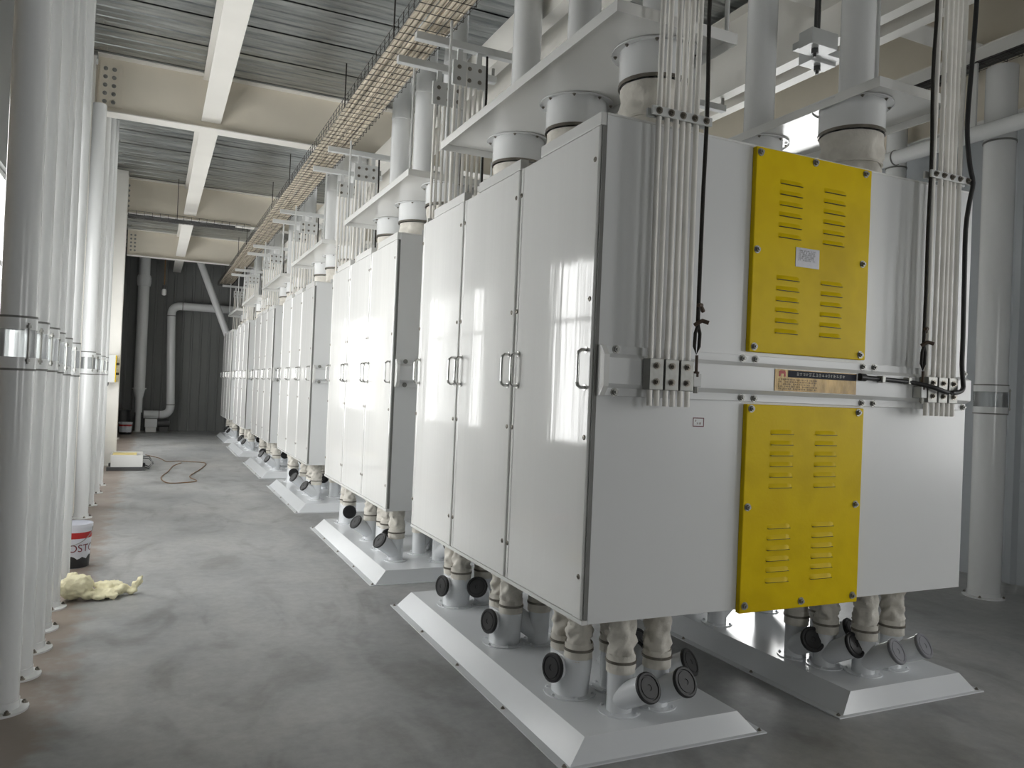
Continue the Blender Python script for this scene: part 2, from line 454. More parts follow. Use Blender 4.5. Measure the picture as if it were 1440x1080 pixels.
# ------------------------------------------------------------------ sifter support channels
for x0, nm in ((0.68, 'outer support channel over the aisle-side inlet plates'), (0.98, 'inner support channel over the aisle-side inlet plates'), (2.72, 'support channel over the wall-side rods'), (2.98, 'outer support channel beyond the wall-side rods')):
    c = thing('support_channel', 'pale steel ' + nm, 'beam', (x0, -3.4, 4.33), 'channels carrying the cabinets')
    L = 24.6
    put('web', B(0, 0.012, 0, L, 0, 0.268).mesh('web', 'cream_lt', 0), c)
    put('flange', B(0.012, 0.11, 0, L, 0, 0.014).mesh('flange', 'cream_lt', 0), c)
    put('flange', B(0.012, 0.11, 0, L, 0.254, 0.268).mesh('flange', 'cream_lt', 0), c)

# ------------------------------------------------------------------ sifter cabinets
W, L, Z0, Z1 = 2.489, 2.522, 0.573, 2.868
CY = [0.0, 3.194, 6.817, 10.355, 14.10, 17.78]
CAB = ['the yellow-covered cabinet', 'the second cabinet of the row', 'the third cabinet of the row', 'the fourth cabinet of the row', 'the fifth cabinet of the row', 'the last cabinet of the row']
CABLAB = ['large white sifter cabinet with yellow louvred covers on its end',
          'white sifter cabinet standing directly behind the yellow-covered cabinet, second of the row',
          'white sifter cabinet third in the row after the yellow-covered one',
          'white sifter cabinet fourth in the row after the yellow-covered one',
          'white sifter cabinet fifth in the row, last but one before the far wall',
          'white sifter cabinet at the end of the row by the far grey wall']

ME = {}
ME['body'] = B(0.0, W - 0.0, 0.012, L - 0.012, Z0 + 0.004, Z1 - 0.05).mesh('body', 'white', 0, 0.004)
ME['front'] = B(0.0, W, 0.0, 0.0115, Z0, Z1 - 0.012).mesh('end_panel', 'face', 0, 0.002)
ME['toprim'] = (MB().box(0.0, W, 0.0, 0.03, Z1 - 0.0115, Z1)).mesh('top_rim', 'white', 0, 0.003)
DW = 0.8405
# door: plan profile in (x,y), extruded in z
def door_mesh():
    a, w = 0.012, DW - 0.024
    pr = [(-0.001, a), (-0.026, a), (-0.030, a + 0.006), (-0.030, a + 0.070), (-0.0255, a + 0.078), (-0.0265, a + 0.25), (-0.0275, a + w * 0.5), (-0.0265, a + w - 0.25), (-0.0255, a + w - 0.030), (-0.029, a + w - 0.024), (-0.029, a + w - 0.005), (-0.025, a + w), (-0.001, a + w)]
    return MB().prism(pr, 'Z', Z0 + 0.022, Z1 - 0.062).mesh('door', 'door', 12)
ME['door'] = door_mesh()
ME['lip'] = B(-0.030, 0.02, 0.006, 0.60, Z1 - 0.058, Z1 - 0.0).mesh('top_lip', 'white', 0, 0.003)
ME['sill'] = B(-0.030, -0.001, 0.0, L, Z0 - 0.002, Z0 + 0.018).mesh('bottom_rail', 'white', 0, 0.003)
ME['gasket'] = B(-0.014, -0.0005, -0.011, 0.011, Z0 + 0.022, Z1 - 0.062).mesh('gasket', 'gasket', 0)
ME['corner'] = B(-0.020, -0.0005, 0.0, 0.0105, Z0 + 0.022, Z1 - 0.062).mesh('corner_gasket', 'gasket', 0)
def handle_mesh():
    h, d = 0.085, 0.042
    pts = [(0, 0, -h), (-d * 0.6, 0, -h), (-d * 0.92, 0, -h + 0.010), (-d, 0, -h + 0.026), (-d, 0, 0), (-d, 0, h - 0.026), (-d * 0.92, 0, h - 0.010), (-d * 0.6, 0, h), (0, 0, h)]
    mb = MB(); rings = []
    for i, p in enumerate(pts):
        p = Vector(p); q0 = Vector(pts[max(i - 1, 0)]); q1 = Vector(pts[min(i + 1, len(pts) - 1)])
        t = (q1 - q0).normalized(); s = Vector((0, 1, 0)); nrm = t.cross(s)
        rings.append([p + s * (0.011 * math.cos(a)) + nrm * (0.008 * math.sin(a)) for a in [2 * PI * k / 10 for k in range(10)]])
    mb.loft(rings)
    mb.cyl((-0.004, 0, -h), (0, 0, -h), 0.015, n=12); mb.cyl((-0.004, 0, h), (0, 0, h), 0.015, n=12)
    return mb.mesh('handle', 'chrome', 50)
ME['handle'] = handle_mesh()

# hat-section cross band
hat = [(-0.0005, 1.597), (-0.0005, 1.823), (-0.026, 1.823), (-0.026, 1.787), (-0.058, 1.768), (-0.058, 1.652), (-0.026, 1.633), (-0.026, 1.597)]
ME['band'] = MB().prism(hat, 'X', 0.022, 2.45).mesh('cross_band', 'face', 15, 0.0025)
ME['bandend'] = MB().prism([(-0.0005, 1.597), (-0.0005, 1.823), (-0.030, 1.823), (-0.062, 1.78), (-0.062, 1.64), (-0.030, 1.597)], 'X', -0.004, 0.0215).mesh('band_end', 'white', 0)

def cover_mesh(x0, x1, z0, z1):
    mb = MB()
    mb.box(x0, x1, -0.030, -0.0005, z0, z1)
    return mb.mesh('cover', 'yellow', 0, 0.005)
def louvre_mesh(w):
    # pressed hood: sits on the sheet, opens downwards
    mb = MB(); h, d, n = 0.021, 0.011, 8
    secs = []
    for i in range(n + 1):
        s = i / n
        e = min(1, min(s, 1 - s) * 9); e = math.sin(e * PI / 2)
        x = s * w
        secs.append([(x, 0, 0.0), (x, -d * e * 0.35, -h * 0.35), (x, -d * e * 0.85, -h * 0.8), (x, -d * e, -h), (x, -0.0008, -h)])
    mb.loft(secs, True, True)
    return mb.mesh('louvre', 'yellow', 30)
LV = louvre_mesh(0.152)
SLOT_SHADE = B(0.004, 0.148, -0.0092, -0.001, -0.0237, -0.0212).mesh('louvre_slot_shade', 'black', 0)  # black strip standing in for the shade inside the louvre opening

def textbars(mb, x0, x1, z0, z1, rows, y, th, fill=0.55, seed=1):
    rr = random.Random(seed)
    rh = (z1 - z0) / rows
    for r in range(rows):
        x = x0; zc_ = z1 - (r + 0.5) * rh
        while x < x1 - rh * 0.3:
            w = rr.uniform(0.5, 0.9) * rh
            if rr.random() < fill + 0.3:
                k = rr.randint(2, 3)
                for q in range(k):
                    zz = zc_ + rh * 0.3 * (q - (k - 1) / 2)
                    mb.box(x, min(x + w * rr.uniform(0.6, 1), x1), y - th, y, zz - rh * 0.05, zz + rh * 0.05)
                xx = x + w * rr.uniform(0.2, 0.7)
                mb.box(xx, xx + rh * 0.09, y - th, y, zc_ - rh * 0.33, zc_ + rh * 0.33)
            x += w + rh * 0.22
    return mb

cabs = []
for i, cy in enumerate(CY):
    c = thing('sifter_cabinet', CABLAB[i], 'cabinet', (0, cy, 0), 'sifter cabinets in a row')
    cabs.append(c)
    put('body', ME['body'], c)
    fp = put('end_panel', ME['front'], c)
    put('end_panel', ME['front'], c, (0, L - 0.0115, 0))
    put('top_rim', ME['toprim'], c)
    put('bottom_rail', ME['sill'], c)
    put('corner_gasket', ME['corner'], c)
    for k in range(3):
        y = k * DW
        d = put('door', ME['door'], c, (random.uniform(-0.002, 0), y, 0), (0, 0, math.radians(random.uniform(-0.12, 0.12))))
        put('top_lip', ME['lip'], c, (0, y, 0))
        for yy in (0.055, DW - 0.065):
            put('handle', ME['handle'], d, (-0.0285, yy, 1.715), label='chrome bow handle')
        for yy, dz in ((0.042, 0), (DW - 0.024, 0)):
            for z in (2.66, 2.03, 1.405, 0.78):
                put('screw', SCREW, d, (-0.0285, yy, z), LEFT)
        if k: put('gasket', ME['gasket'], c, (0, y, 0))
    bd = put('cross_band', ME['band'], c)
    put('band_end', ME['bandend'], bd)
    for x in ((0.075, 0.80, 0.88, 1.615, 1.70, 2.425) if i == 0 else (0.075,)):
        for z in (1.806, 1.614):
            put('bolt', BOLT, bd, (x, -0.026, z), FRONT)
    if i == 0:
        for (x0, x1, z0, z1, grp, bolts) in (
            (0.838, 1.628, 1.842, 2.852, (2.712, 2.234), ((0.862, 2.824), (1.224, 2.829), (1.582, 2.826), (0.862, 2.345), (1.582, 2.348), (0.866, 1.868), (1.588, 1.868))),
            (0.838, 1.634, 0.560, 1.585, (1.462, 0.992), ((0.864, 1.563), (1.592, 1.562), (0.864, 1.08), (1.594, 1.078), (0.868, 0.597), (1.236, 0.594), (1.596, 0.597)))):
            cv = put('cover', cover_mesh(x0, x1, z0, z1), c, label='yellow louvred cover')
            for ztop in grp:
                for xl in (0.992, 1.290):
                    for k in range(6):
                        lv = put('louvre', LV, cv, (xl, -0.030, ztop - k * 0.0535))
                        put('slot_shade', SLOT_SHADE, cv, (xl, -0.030, ztop - k * 0.0535))
            for bx_, bz_ in bolts:
                put('bolt', BOLT, cv, (bx_, -0.030, bz_), FRONT)
        # brass maker's plate in crinkled film
        npl = put('nameplate', B(0.978, 1.534, -0.0615, -0.0585, 1.656, 1.764).mesh('nameplate', 'brass', 0), c, label='brass nameplate with dark blue heading')
        put('heading', B(1.062, 1.530, -0.0622, -0.0616, 1.726, 1.760).mesh('heading', 'ink', 0), npl)
        put('emblem', MB().prism([(1.003, 1.728), (1.003, 1.752), (1.010, 1.758), (1.042, 1.758), (1.046, 1.750), (1.046, 1.728), (1.036, 1.728), (1.036, 1.742), (1.014, 1.742), (1.014, 1.728)], 'Y', -0.0624, -0.0616).mesh('emblem', 'red', 0), npl)
        put('lettering', textbars(MB(), 1.12, 1.46, 1.733, 1.755, 1, -0.0623, 0.0005, 0.7, 3).mesh('lettering', 'ltink', 0), npl)
        put('lettering', textbars(MB(), 1.00, 1.26, 1.662, 1.720, 5, -0.0616, 0.0005, 0.6, 4).mesh('lettering', 'ink', 0), npl)
        sp = put('data_plate', B(1.112, 1.272, -0.0325, -0.0305, 2.288, 2.386).mesh('data_plate', 'silverplate', 0, 0.0005), c, label='small silver data plate')
        put('lettering', textbars(MB(), 1.130, 1.245, 2.318, 2.376, 6, -0.0326, 0.0004, 0.5, 5).mesh('lettering', 'ink_grey', 0), sp)
        st = MB()
        for x0, x1, z0, z1 in ((0.537, 0.602, 1.506, 1.510), (0.537, 0.602, 1.467, 1.471), (0.537, 0.5405, 1.471, 1.506), (0.5985, 0.602, 1.471, 1.506)):
            st.box(x0, x1, -0.0012, -0.0001, z0, z1)
        textbars(st, 0.55, 0.59, 1.476, 1.502, 2, -0.0001, 0.001, 0.3, 9)
        put('inspection_stamp', st.mesh('inspection_stamp', 'darkred', 0), c, label='small red inspection stamp')

# ------------------------------------------------------------------ hanging rod bundles
def rod_mesh(zlo, zhi, bow):
    pts = []
    for k in range(9):
        s = k / 8
        pts.append((bow[0] * math.sin(PI * s), bow[1] * math.sin(PI * s), zlo + (zhi - zlo) * s))
    return MB().tube(pts, 0.0125, 8).mesh('rod', 'rod', 60)
RODS = [rod_mesh(1.56, 4.10, (random.uniform(-0.010, 0.010), random.uniform(-0.01, 0.01))) for _ in range(5)]
CLAMP = B(-0.036, 0.036, -0.020, 0.036, 1.632, 1.772).mesh('clamp_block', 'steel', 0, 0.003)
MIDBAR = B(-0.165, 0.165, -0.012, 0.0, -0.020, 0.020).mesh('spacer_bar', 'grey_paint', 0, 0.003)
TOPB = B(-0.135, 0.135, -0.014, 0.014, 3.93, 4.12).mesh('top_clamp', 'grey_paint', 0, 0.003)
XBAR = B(-0.44, 0.42, -0.03, 0.03, 4.205, 4.262).mesh('cross_arm', 'grey_paint', 0, 0.004)
STUD = MB().cyl((0, 0, 4.262), (0, 0, 4.331), 0.014, n=8).mesh('stud', 'steel', 40)
LINK = B(-0.02, 0.02, -0.012, 0.012, 4.115, 4.21).mesh('link_plate', 'grey_paint', 0)
def bundle(cx, y, lab, front, sgn):
    b_ = thing('rod_hanger', lab, 'hanger', (cx, y, 0), 'hanging rod bundles of the cabinets')
    for k in range(6):
        x = -0.105 + 0.042 * k
        put('rod', RODS[(k * 3 + int(abs(y) * 10)) % 5], b_, (x, random.uniform(-0.004, 0.004), 0))
    for k in range(3):
        cl = put('clamp_block', CLAMP, b_, (-0.084 + 0.084 * k, 0, 0))
        for z in (1.740, 1.668):
            if front: put('bolt', BOLT_DK, cl, (0, -0.020, z), FRONT)
    for yy in (-0.014, 0.026):
        mb_ = put('spacer_bar', MIDBAR, b_, (0, yy, 2.872))
        if yy < 0 and front:
            for k in range(5): put('bolt', BOLT_DK, mb_, (-0.13 + 0.065 * k, -0.012, 0), FRONT)
    tc_ = put('top_clamp', TOPB, b_)
    for k in range(3):
        for z in (3.98, 4.07): put('bolt', BOLT_DK, tc_, (-0.085 + 0.085 * k, -0.014, z), FRONT)
    for k in (-1, 1): put('link_plate', LINK, b_, (0.08 * k, 0, 0))
    ca = put('cross_arm', XBAR, b_, (0.0 if sgn < 0 else 0.25, 0, 0))
    put('stud', STUD, ca, (0.715 - cx if sgn < 0 else 2.78 - cx - 0.25, 0, 0))
    return b_
def rope(x, y, lab):
    r_ = thing('safety_rope', lab, 'rope', (x, y, 0), 'black safety ropes beside the hanging rods')
    pts = [(0.004 * math.sin(k * 0.9), 0.003 * math.cos(k * 1.3), 4.2 - k * (4.2 - 1.93) / 14) for k in range(15)]
    put('strand', MB().tube(pts, 0.0095, 8).mesh('strand', 'rope', 60), r_)
    lp = MB()
    lp.tube([(0, 0, 1.94), (-0.014, 0, 1.90), (-0.016, 0, 1.84), (-0.004, 0, 1.80), (0.010, 0, 1.84), (0.012, 0, 1.90), (0, 0, 1.94)], 0.008, 8)
    put('loop', lp.mesh('loop', 'rope', 60), r_)
    for z, t in ((2.03, 0.6), (1.95, -0.5)):
        k = MB().tube([(-0.02, -0.004, -0.008), (0, -0.012, 0), (0.02, -0.004, 0.004), (0.045, -0.01, -0.012)], 0.010, 7)
        put('knot', k.mesh('knot', 'brown', 60), r_, (0, 0, z), (0, t * 0.5, t))
    put('turnbuckle', MB().cyl((0, 0, 1.72), (0, 0, 1.80), 0.007, n=8).cyl((0, 0, 1.70), (0, 0, 1.725), 0.014, n=6).mesh('turnbuckle', 'brown', 40), r_)
    put('anchor_block', B(-0.020, 0.024, -0.01, 0.040, 1.655, 1.715).mesh('anchor_block', 'grey_paint', 0, 0.003), r_)
    put('nut', MB().cyl((0, 0, 1.625), (0, 0, 1.655), 0.011, n=6).mesh('nut', 'steel', 30), r_)
for i, cy in enumerate(CY):
    for (cx, sgn, side) in ((0.318, -1, 'aisle-side'), (2.130, 1, 'wall-side')):
        for (yy, fr, end) in ((cy - 0.10, True, 'front'), (cy + L + 0.10, False, 'rear')):
            if sgn > 0 and i > 1: continue
            bundle(cx, yy, 'ivory rods clamped at the %s %s corner of %s' % (side, end, CAB[i]), fr, sgn)
            rope(cx + 0.145 if sgn < 0 else cx - 0.148, yy - 0.005, 'black rope tied beside the %s %s rods of %s' % (side, end, CAB[i]))

# power cable of the first cabinet
pc = thing('power_cable', 'thick black power cable running down the rods and along the cross band', 'cable', (2.28, -0.13, 1.6))
pts = [(2.285, -0.13, 4.25), (2.275, -0.13, 3.9), (2.260, -0.13, 3.6), (2.238, -0.13, 3.3), (2.236, -0.13, 3.12), (2.262, -0.135, 2.95), (2.285, -0.14, 2.86), (2.270, -0.135, 2.76), (2.252, -0.13, 2.6), (2.256, -0.13, 2.3), (2.262, -0.13, 2.0), (2.262, -0.13, 1.85), (2.275, -0.13, 1.76), (2.262, -0.14, 1.715), (2.21, -0.15, 1.695), (2.12, -0.155, 1.69), (2.02, -0.14, 1.715), (1.93, -0.09, 1.735), (1.80, -0.075, 1.742), (1.66, -0.07, 1.745), (1.57, -0.07, 1.748)]
cm = []
for k in range(len(pts) - 1):
    p0, p1, p2, p3 = [Vector(pts[min(max(k + q, 0), len(pts) - 1)]) for q in (-1, 0, 1, 2)]
    for s in (0, 0.33, 0.66):
        cm.append(0.5 * ((2 * p1) + (p2 - p0) * s + (2 * p0 - 5 * p1 + 4 * p2 - p3) * s * s + (3 * p1 - p0 - 3 * p2 + p3) * s ** 3))
cm.append(Vector(pts[-1]))
off = Vector((2.28, -0.13, 1.6))
put('sheath', MB().tube([p - off for p in cm], 0.0125, 10).mesh('sheath', 'black', 60), pc)
put('gland', MB().cyl(Vector((1.585, -0.07, 1.7475)) - off, Vector((1.548, -0.068, 1.749)) - off, 0.020, n=14).mesh('gland', 'black', 40), pc)
for x in (1.70, 1.90):
    put('cable_clip', B(x - 0.012, x + 0.012, -0.095, -0.0585, 1.725, 1.762).mesh('cable_clip', 'steel', 0, 0.003), pc, -off)

# ------------------------------------------------------------------ inlet plates, sleeves, down pipes
def cloth_sleeve(r, h, seed, n=36, m_=16, amp=0.012, pinch=()):
    rr = random.Random(seed); ph = [rr.uniform(0, 6.28) for _ in range(6)]
    rings = []
    for k in range(m_ + 1):
        s = k / m_; z = s * h
        base = r
        for (pz, pd) in pinch:
            base -= pd * math.exp(-((s - pz) / 0.05) ** 2)
        e = min(1, min(s, 1 - s) * 5)
        ring = []
        for i in range(n):
            a = 2 * PI * i / n
            q = Vector((math.cos(a) * 2.2, math.sin(a) * 2.2, s * 2.5 * h / max(r, 0.05) * 0.5 + seed * 7.3))
            f = noise.noise(q * 1.1) * 1.0 + 0.6 * noise.noise(q * 2.6) + 0.35 * math.sin(5 * a + 6 * s + ph[0])
            f += 0.7 * (0.5 - abs(noise.noise(q * 1.7 + Vector((3, 5, s * 3))))) * 2 - 0.7 + 0.45 * math.sin(s * 17 + 2.2 * math.sin(a * 2 + ph[1]) + ph[2])
            rad = base + amp * f * (0.2 + 0.8 * e)
            ring.append((rad * math.cos(a), rad * math.sin(a), z))
        rings.append(ring)
    return MB().loft(rings, False, False)
BIGS = [cloth_sleeve(0.178, 0.36, s, amp=0.014, m_=22, n=44, pinch=((0.52, 0.014),)).mesh('sleeve', 'cloth', 70) for s in (1, 2, 3)]
COLLAR = MB().lathe([(0.232, 0.165), (0.232, 0.173), (0.188, 0.173), (0.188, 0.0), (0.183, 0.0), (0.183, 0.165)], 36, cap=False).mesh('collar', 'pipe', 30)
TIE = MB().lathe([(0.187, -0.009), (0.1915, -0.009), (0.1915, 0.009), (0.187, 0.009)], 36, cap=False).mesh('tie_band', 'band', 30)
TIE2 = MB().lathe([(0.174, -0.006), (0.181, -0.006), (0.181, 0.006), (0.174, 0.006)], 36, cap=False).mesh('tie_band', 'cloth', 30)
FOOT = MB().lathe([(0.20, 0), (0.20, 0.012), (0.176, 0.014), (0.176, 0.045), (0.17, 0.045), (0.17, 0)], 30, cap=False).mesh('inlet_ring', 'pipe', 30)
DPIPE = MB().lathe([(0.103, 0), (0.103, 1.86), (0.099, 1.86), (0.099, 0)], 28, cap=False).mesh('down_pipe', 'pipe', 40)
DPIPE_S = MB().lathe([(0.103, 0), (0.103, 1.185), (0.099, 1.185), (0.099, 0)], 28, cap=False).mesh('down_pipe', 'pipe', 40)
JOIN = MB().lathe([(0.104, -0.012), (0.109, -0.010), (0.109, 0.010), (0.104, 0.012)], 28, cap=False).mesh('joint_ring', 'pipe', 30)
PFL = MB().lathe([(0.103, 0), (0.15, 0), (0.15, 0.008), (0.103, 0.008)], 28, cap=False).mesh('pipe_flange', 'pipe', 30)
PX0, PX1, PY0, PY1, PZ = -0.48, 0.22, 0.04, 2.44, 3.355
def plate_mesh():
    mb = MB(); t = 0.006; h = 0.055
    mb.box(PX0, PX1, PY0, PY1, PZ + h - t, PZ + h)
    return mb.mesh('sheet', 'white', 0)
def rim(x0, x1, y0, y1):
    return B(x0, x1, y0, y1, PZ, PZ + 0.049).mesh('rim', 'white', 0, 0.0015)
SHEET = plate_mesh()
RIMS = [rim(PX0, PX0 + 0.006, PY0, PY1), rim(PX1 - 0.006, PX1, PY0, PY1), rim(PX0 + 0.006, PX1 - 0.006, PY0, PY0 + 0.006), rim(PX0 + 0.006, PX1 - 0.006, PY1 - 0.006, PY1)]
TROD = MB().cyl((0, 0, PZ + 0.055), (0, 0, 4.33), 0.011, n=8).mesh('tie_rod', 'grey_paint', 40)
TROD_S = MB().cyl((0, 0, PZ + 0.055), (0, 0, 4.295), 0.011, n=8).mesh('tie_rod', 'grey_paint', 40)
FMR = ('front', 'middle', 'rear')
for i, cy in enumerate(CY):
    for (cx, side, mir) in ((0.53, 'aisle-side', 1), (1.962, 'wall-side', -1)):
        if side == 'wall-side' and i > 1: continue
        p = thing('inlet_plate', 'white hanging inlet plate above the %s half of %s' % (side, CAB[i]), 'plate', (cx, cy, 0), 'inlet plates over the cabinets')
        sx = 0.0 if mir > 0 else 0.26
        put('sheet', SHEET, p, (sx, 0, 0))
        for r_ in RIMS: put('rim', r_, p, (sx, 0, 0))
        for x in (PX0 + 0.03, PX1 - 0.03):
            for y in (PY0 + 0.05, PY1 - 0.05):
                put('tie_rod', TROD_S if mir > 0 and x < 0 else TROD, p, (x + sx, y, 0))
        for k in range(3):
            y = 0.42 + 0.84 * k
            cl = put('collar', COLLAR, p, (0, y, 3.228))
            for q in range(8):
                a = q * PI / 4 + 0.2
                put('bolt', BOLT_S, cl, (0.211 * math.cos(a), 0.211 * math.sin(a), 0.165), DOWN)
            s_ = thing('inlet_sleeve', '%s beige cotton sleeve on the %s top of %s' % (FMR[k], side, CAB[i]), 'sleeve', (cx, cy + y, Z1 - 0.05), 'cotton inlet sleeves on cabinet tops')
            put('inlet_ring', FOOT, s_)
            put('cloth', BIGS[(i + k) % 3], s_, (0, 0, 0.03), (0, 0, k * 2.1))
            put('tie_band', TIE, s_, (0, 0, 0.405), label='dark steel clamp band')
            put('tie_band', TIE2, s_, (0, 0, 0.215))
            dp = thing('down_pipe', '%s white down pipe above the %s plate of %s' % (FMR[k], side, CAB[i]), 'pipe', (cx + 0.03, cy + y, PZ + 0.055), 'down pipes above the inlet plates')
            put('tube', DPIPE_S if any(abs(cy + y - g_) < 0.25 for g_ in GY) else DPIPE, dp)
            put('pipe_flange', PFL, dp)
            put('joint_ring', JOIN, dp, (0, 0, 1.12))

# ------------------------------------------------------------------ base plates
def base(x0, x1, y0, y1, lab):
    b_ = thing('floor_hopper_base', lab, 'base', ((x0 + x1) / 2, (y0 + y1) / 2, 0), 'floor bases under the cabinets')
    w, d = (x1 - x0) / 2, (y1 - y0) / 2
    fx, fy, ix, iy, h, t = 0.045, 0.020, 0.137, 0.060, 0.104, 0.006
    fl = MB()
    for a in ((-w, w, -d, -d + fy), (-w, w, d - fy, d), (-w, -w + fx, -d + fy, d - fy), (w - fx, w, -d + fy, d - fy)):
        fl.box(*a, 0, t)
    flo = put('flange', fl.mesh('flange', 'base', 0), b_)
    def sk(p):
        return MB().add(p, [(0, 1, 2, 3)])
    o0, o1, q0, q1 = w - fx, d - fy, w - ix, d - iy
    A = [(-o0, -o1, t), (o0, -o1, t), (o0, o1, t), (-o0, o1, t)]; T = [(-q0, -q1, h), (q0, -q1, h), (q0, q1, h), (-q0, q1, h)]
    for k in range(4):
        j = (k + 1) % 4
        put('skirt', sk([A[k], A[j], T[j], T[k]]).mesh('skirt', 'base', 0), b_)
    put('top_plate', B(-q0, q0, -q1, q1, h - 0.004, h).mesh('top_plate', 'base', 0), b_)
    for x in (-w + 0.022, w - 0.022):
        for k in range(5):
            put('anchor_bolt', BOLT_S, flo, (x, -d + 0.03 + k * (2 * d - 0.06) / 4, t))
    return b_
ZT = 0.104
for i, cy in enumerate(CY):
    base(-0.162, 0.959, cy - 0.12, cy + 2.508, 'white sloped floor base under the aisle side of ' + CAB[i])
    if i < 3: base(1.441, 2.567, cy - 0.12, cy + 2.508, 'white sloped floor base under the wall side of ' + CAB[i])

# ------------------------------------------------------------------ outlet boots
def cap_mesh(r, mtl):
    return MB().lathe([(r * 0.96, 0), (r, 0.004), (r, 0.016), (r * 0.93, 0.020), (r * 0.80, 0.020), (r * 0.77, 0.016), (r * 0.70, 0.016), (r * 0.67, 0.019), (r * 0.2, 0.019), (r * 0.17, 0.016), (0.004, 0.016)], 28).mesh('cap', mtl, 35)
CAPS = {'d': cap_mesh(0.071, 'cap'), 'g': cap_mesh(0.071, 'capgrey')}
SM = [cloth_sleeve(0.066, 0.225, s, 30, 20, 0.012, ((0.55, 0.006),)).mesh('cloth', 'cloth', 70) for s in (11, 12, 13, 14)]
CUFF = [cloth_sleeve(0.070, 0.085, s, 26, 6, 0.003).mesh('cuff', 'cloth', 70) for s in (21, 22)]
STIE = MB().lathe([(0.0705, -0.006), (0.0745, -0.006), (0.0745, 0.006), (0.0705, 0.006)], 24, cap=False).mesh('clamp_band', 'band', 30)
RING = MB().lathe([(0.060, 0), (0.102, 0), (0.102, 0.006), (0.060, 0.006)], 26, cap=False).mesh('foot_ring', 'base', 30)
RING2 = MB().lathe([(0.085, 0), (0.132, 0), (0.132, 0.006), (0.085, 0.006)], 28, cap=False).mesh('foot_ring', 'base', 30)
def sleeve_on(bt, x, y, z, k):
    s_ = put('sleeve', SM[k % 4], bt, (x, y, z - 0.005), (0, 0, k * 1.7), label='wrinkled beige cotton sleeve')
    put('cuff', CUFF[k % 2], bt, (x, y, z - 0.055), (0, 0, k))
    put('clamp_band', STIE, bt, (x, y, z - 0.003))
bk = [0]
def orient(d):
    return Vector(d).to_track_quat('Z', 'Y').to_euler()
YM = {}
def boot_y(x, y, lab, grp, d, cap='d', ht=0.235, reach=0.20, low=0.06):
    """upright pipe with one capped inspection branch in direction d"""
    bt = thing('outlet_boot', lab, 'pipe boot', (x, y, ZT), grp)
    k = bk[0]; bk[0] += 1
    key = (round(ht, 3),)
    if key not in YM:
        YM[key] = MB().lathe([(0.062, 0.004), (0.062, ht + 0.02), (0.058, ht + 0.02), (0.058, 0.004)], 26, cap=False).mesh('riser', 'base', 40)
    put('riser', YM[key], bt)
    d = Vector(d).normalized()
    p0 = Vector((0, 0, low)); p1 = p0 + d * reach
    br = put('branch', MB().cyl(p0, p1, 0.060, 0.064, 26).mesh('branch', 'base', 40), bt)
    put('cap', CAPS[cap], br, p1 - d * 0.002, orient(d))
    put('foot_ring', RING, bt)
    for q in range(4):
        a = q * PI / 2 + 0.6
        put('bolt', BOLT_W, bt, (0.088 * math.cos(a), 0.088 * math.sin(a), 0.006))
    sleeve_on(bt, 0, 0, ht + 0.01, k)
    return bt
def boot_double(x, y, lab, grp, d=(-1, -0.25, 0.15), cap='d', ht=0.20):
    """hopper boot that takes two sleeves side by side and narrows to one foot"""
    bt = thing('outlet_boot', lab, 'pipe boot', (x, y, ZT), grp)
    k = bk[0]; bk[0] += 1
    n = 32; rings = []
    for (z, hy, r) in ((0.004, 0.012, 0.088), (0.03, 0.014, 0.088), (ht - 0.02, 0.072, 0.070), (ht, 0.074, 0.070)):
        ring = []
        for i in range(n):
            a = 2 * PI * i / n; cx_, sy_ = math.cos(a), math.sin(a)
            ring.append((r * cx_, r * sy_ + (hy if sy_ >= 0 else -hy), z))
        rings.append(ring)
    put('hopper', MB().loft(rings).mesh('hopper', 'base', 40), bt)
    put('foot_ring', RING2, bt)
    for q in range(6):
        a = q * PI / 3 + 0.3
        put('bolt', BOLT_W, bt, (0.118 * math.cos(a), 0.118 * math.sin(a), 0.006))
    d = Vector(d).normalized()
    p0 = Vector((0, 0, ht * 0.62)); p1 = p0 + d * (0.115 if abs(d.x) > 0.5 else 0.15)
    br = put('branch', MB().cyl(p0, p1, 0.056, 0.060, 26).mesh('branch', 'base', 40), bt)
    put('cap', CAPS[cap], br, p1 - d * 0.002, orient(d))
    for s in (-1, 1):
        put('spigot', MB().cyl((0, s * 0.073, ht - 0.001), (0, s * 0.073, ht + 0.03), 0.061, n=24).mesh('spigot', 'base', 40), bt)
        sleeve_on(bt, 0, s * 0.073, ht + 0.045, k * 2 + s + 1)
    return bt

FR = (0.18, -0.84, 0.50)
FRH = (0.30, -0.80, 0.45)
LF = (-0.80, -0.25, 0.62)
G0 = 'outlet boots under the aisle side of the yellow-covered cabinet'
G1 = 'outlet boots under the wall side of the yellow-covered cabinet'
ld = 'white twin-sleeve outlet boot on the aisle-side base of '
ls = 'white single-sleeve outlet boot on the aisle-side base of '
for x, y, w_ in ((0.175, 2.06, 'rear'), (0.165, 1.22, 'middle'), (0.165, 0.42, 'front')):
    boot_double(x, y, w_ + ' ' + ld + CAB[0], G0)
for x, y, d, w_ in ((0.36, 2.02, (-0.55, -0.75, 0.5), 'rear'), (0.36, 1.16, (-0.7, 0.5, 0.5), 'middle'), (0.40, 0.40, (0.8, 0.1, 0.5), 'inner'), (0.275, 0.135, FR, 'foremost'), (0.485, 0.14, FR, 'second foremost'), (0.62, 0.33, (0.45, -0.72, 0.5), 'third foremost'), (0.62, 0.72, FR, 'far-side front'), (0.60, 1.3, FR, 'far-side middle'), (0.60, 2.1, FR, 'far-side rear')):
    boot_y(x, y, w_ + ' ' + ls + CAB[0], G0, d)
lsw = 'white single-sleeve outlet boot on the wall-side base of '
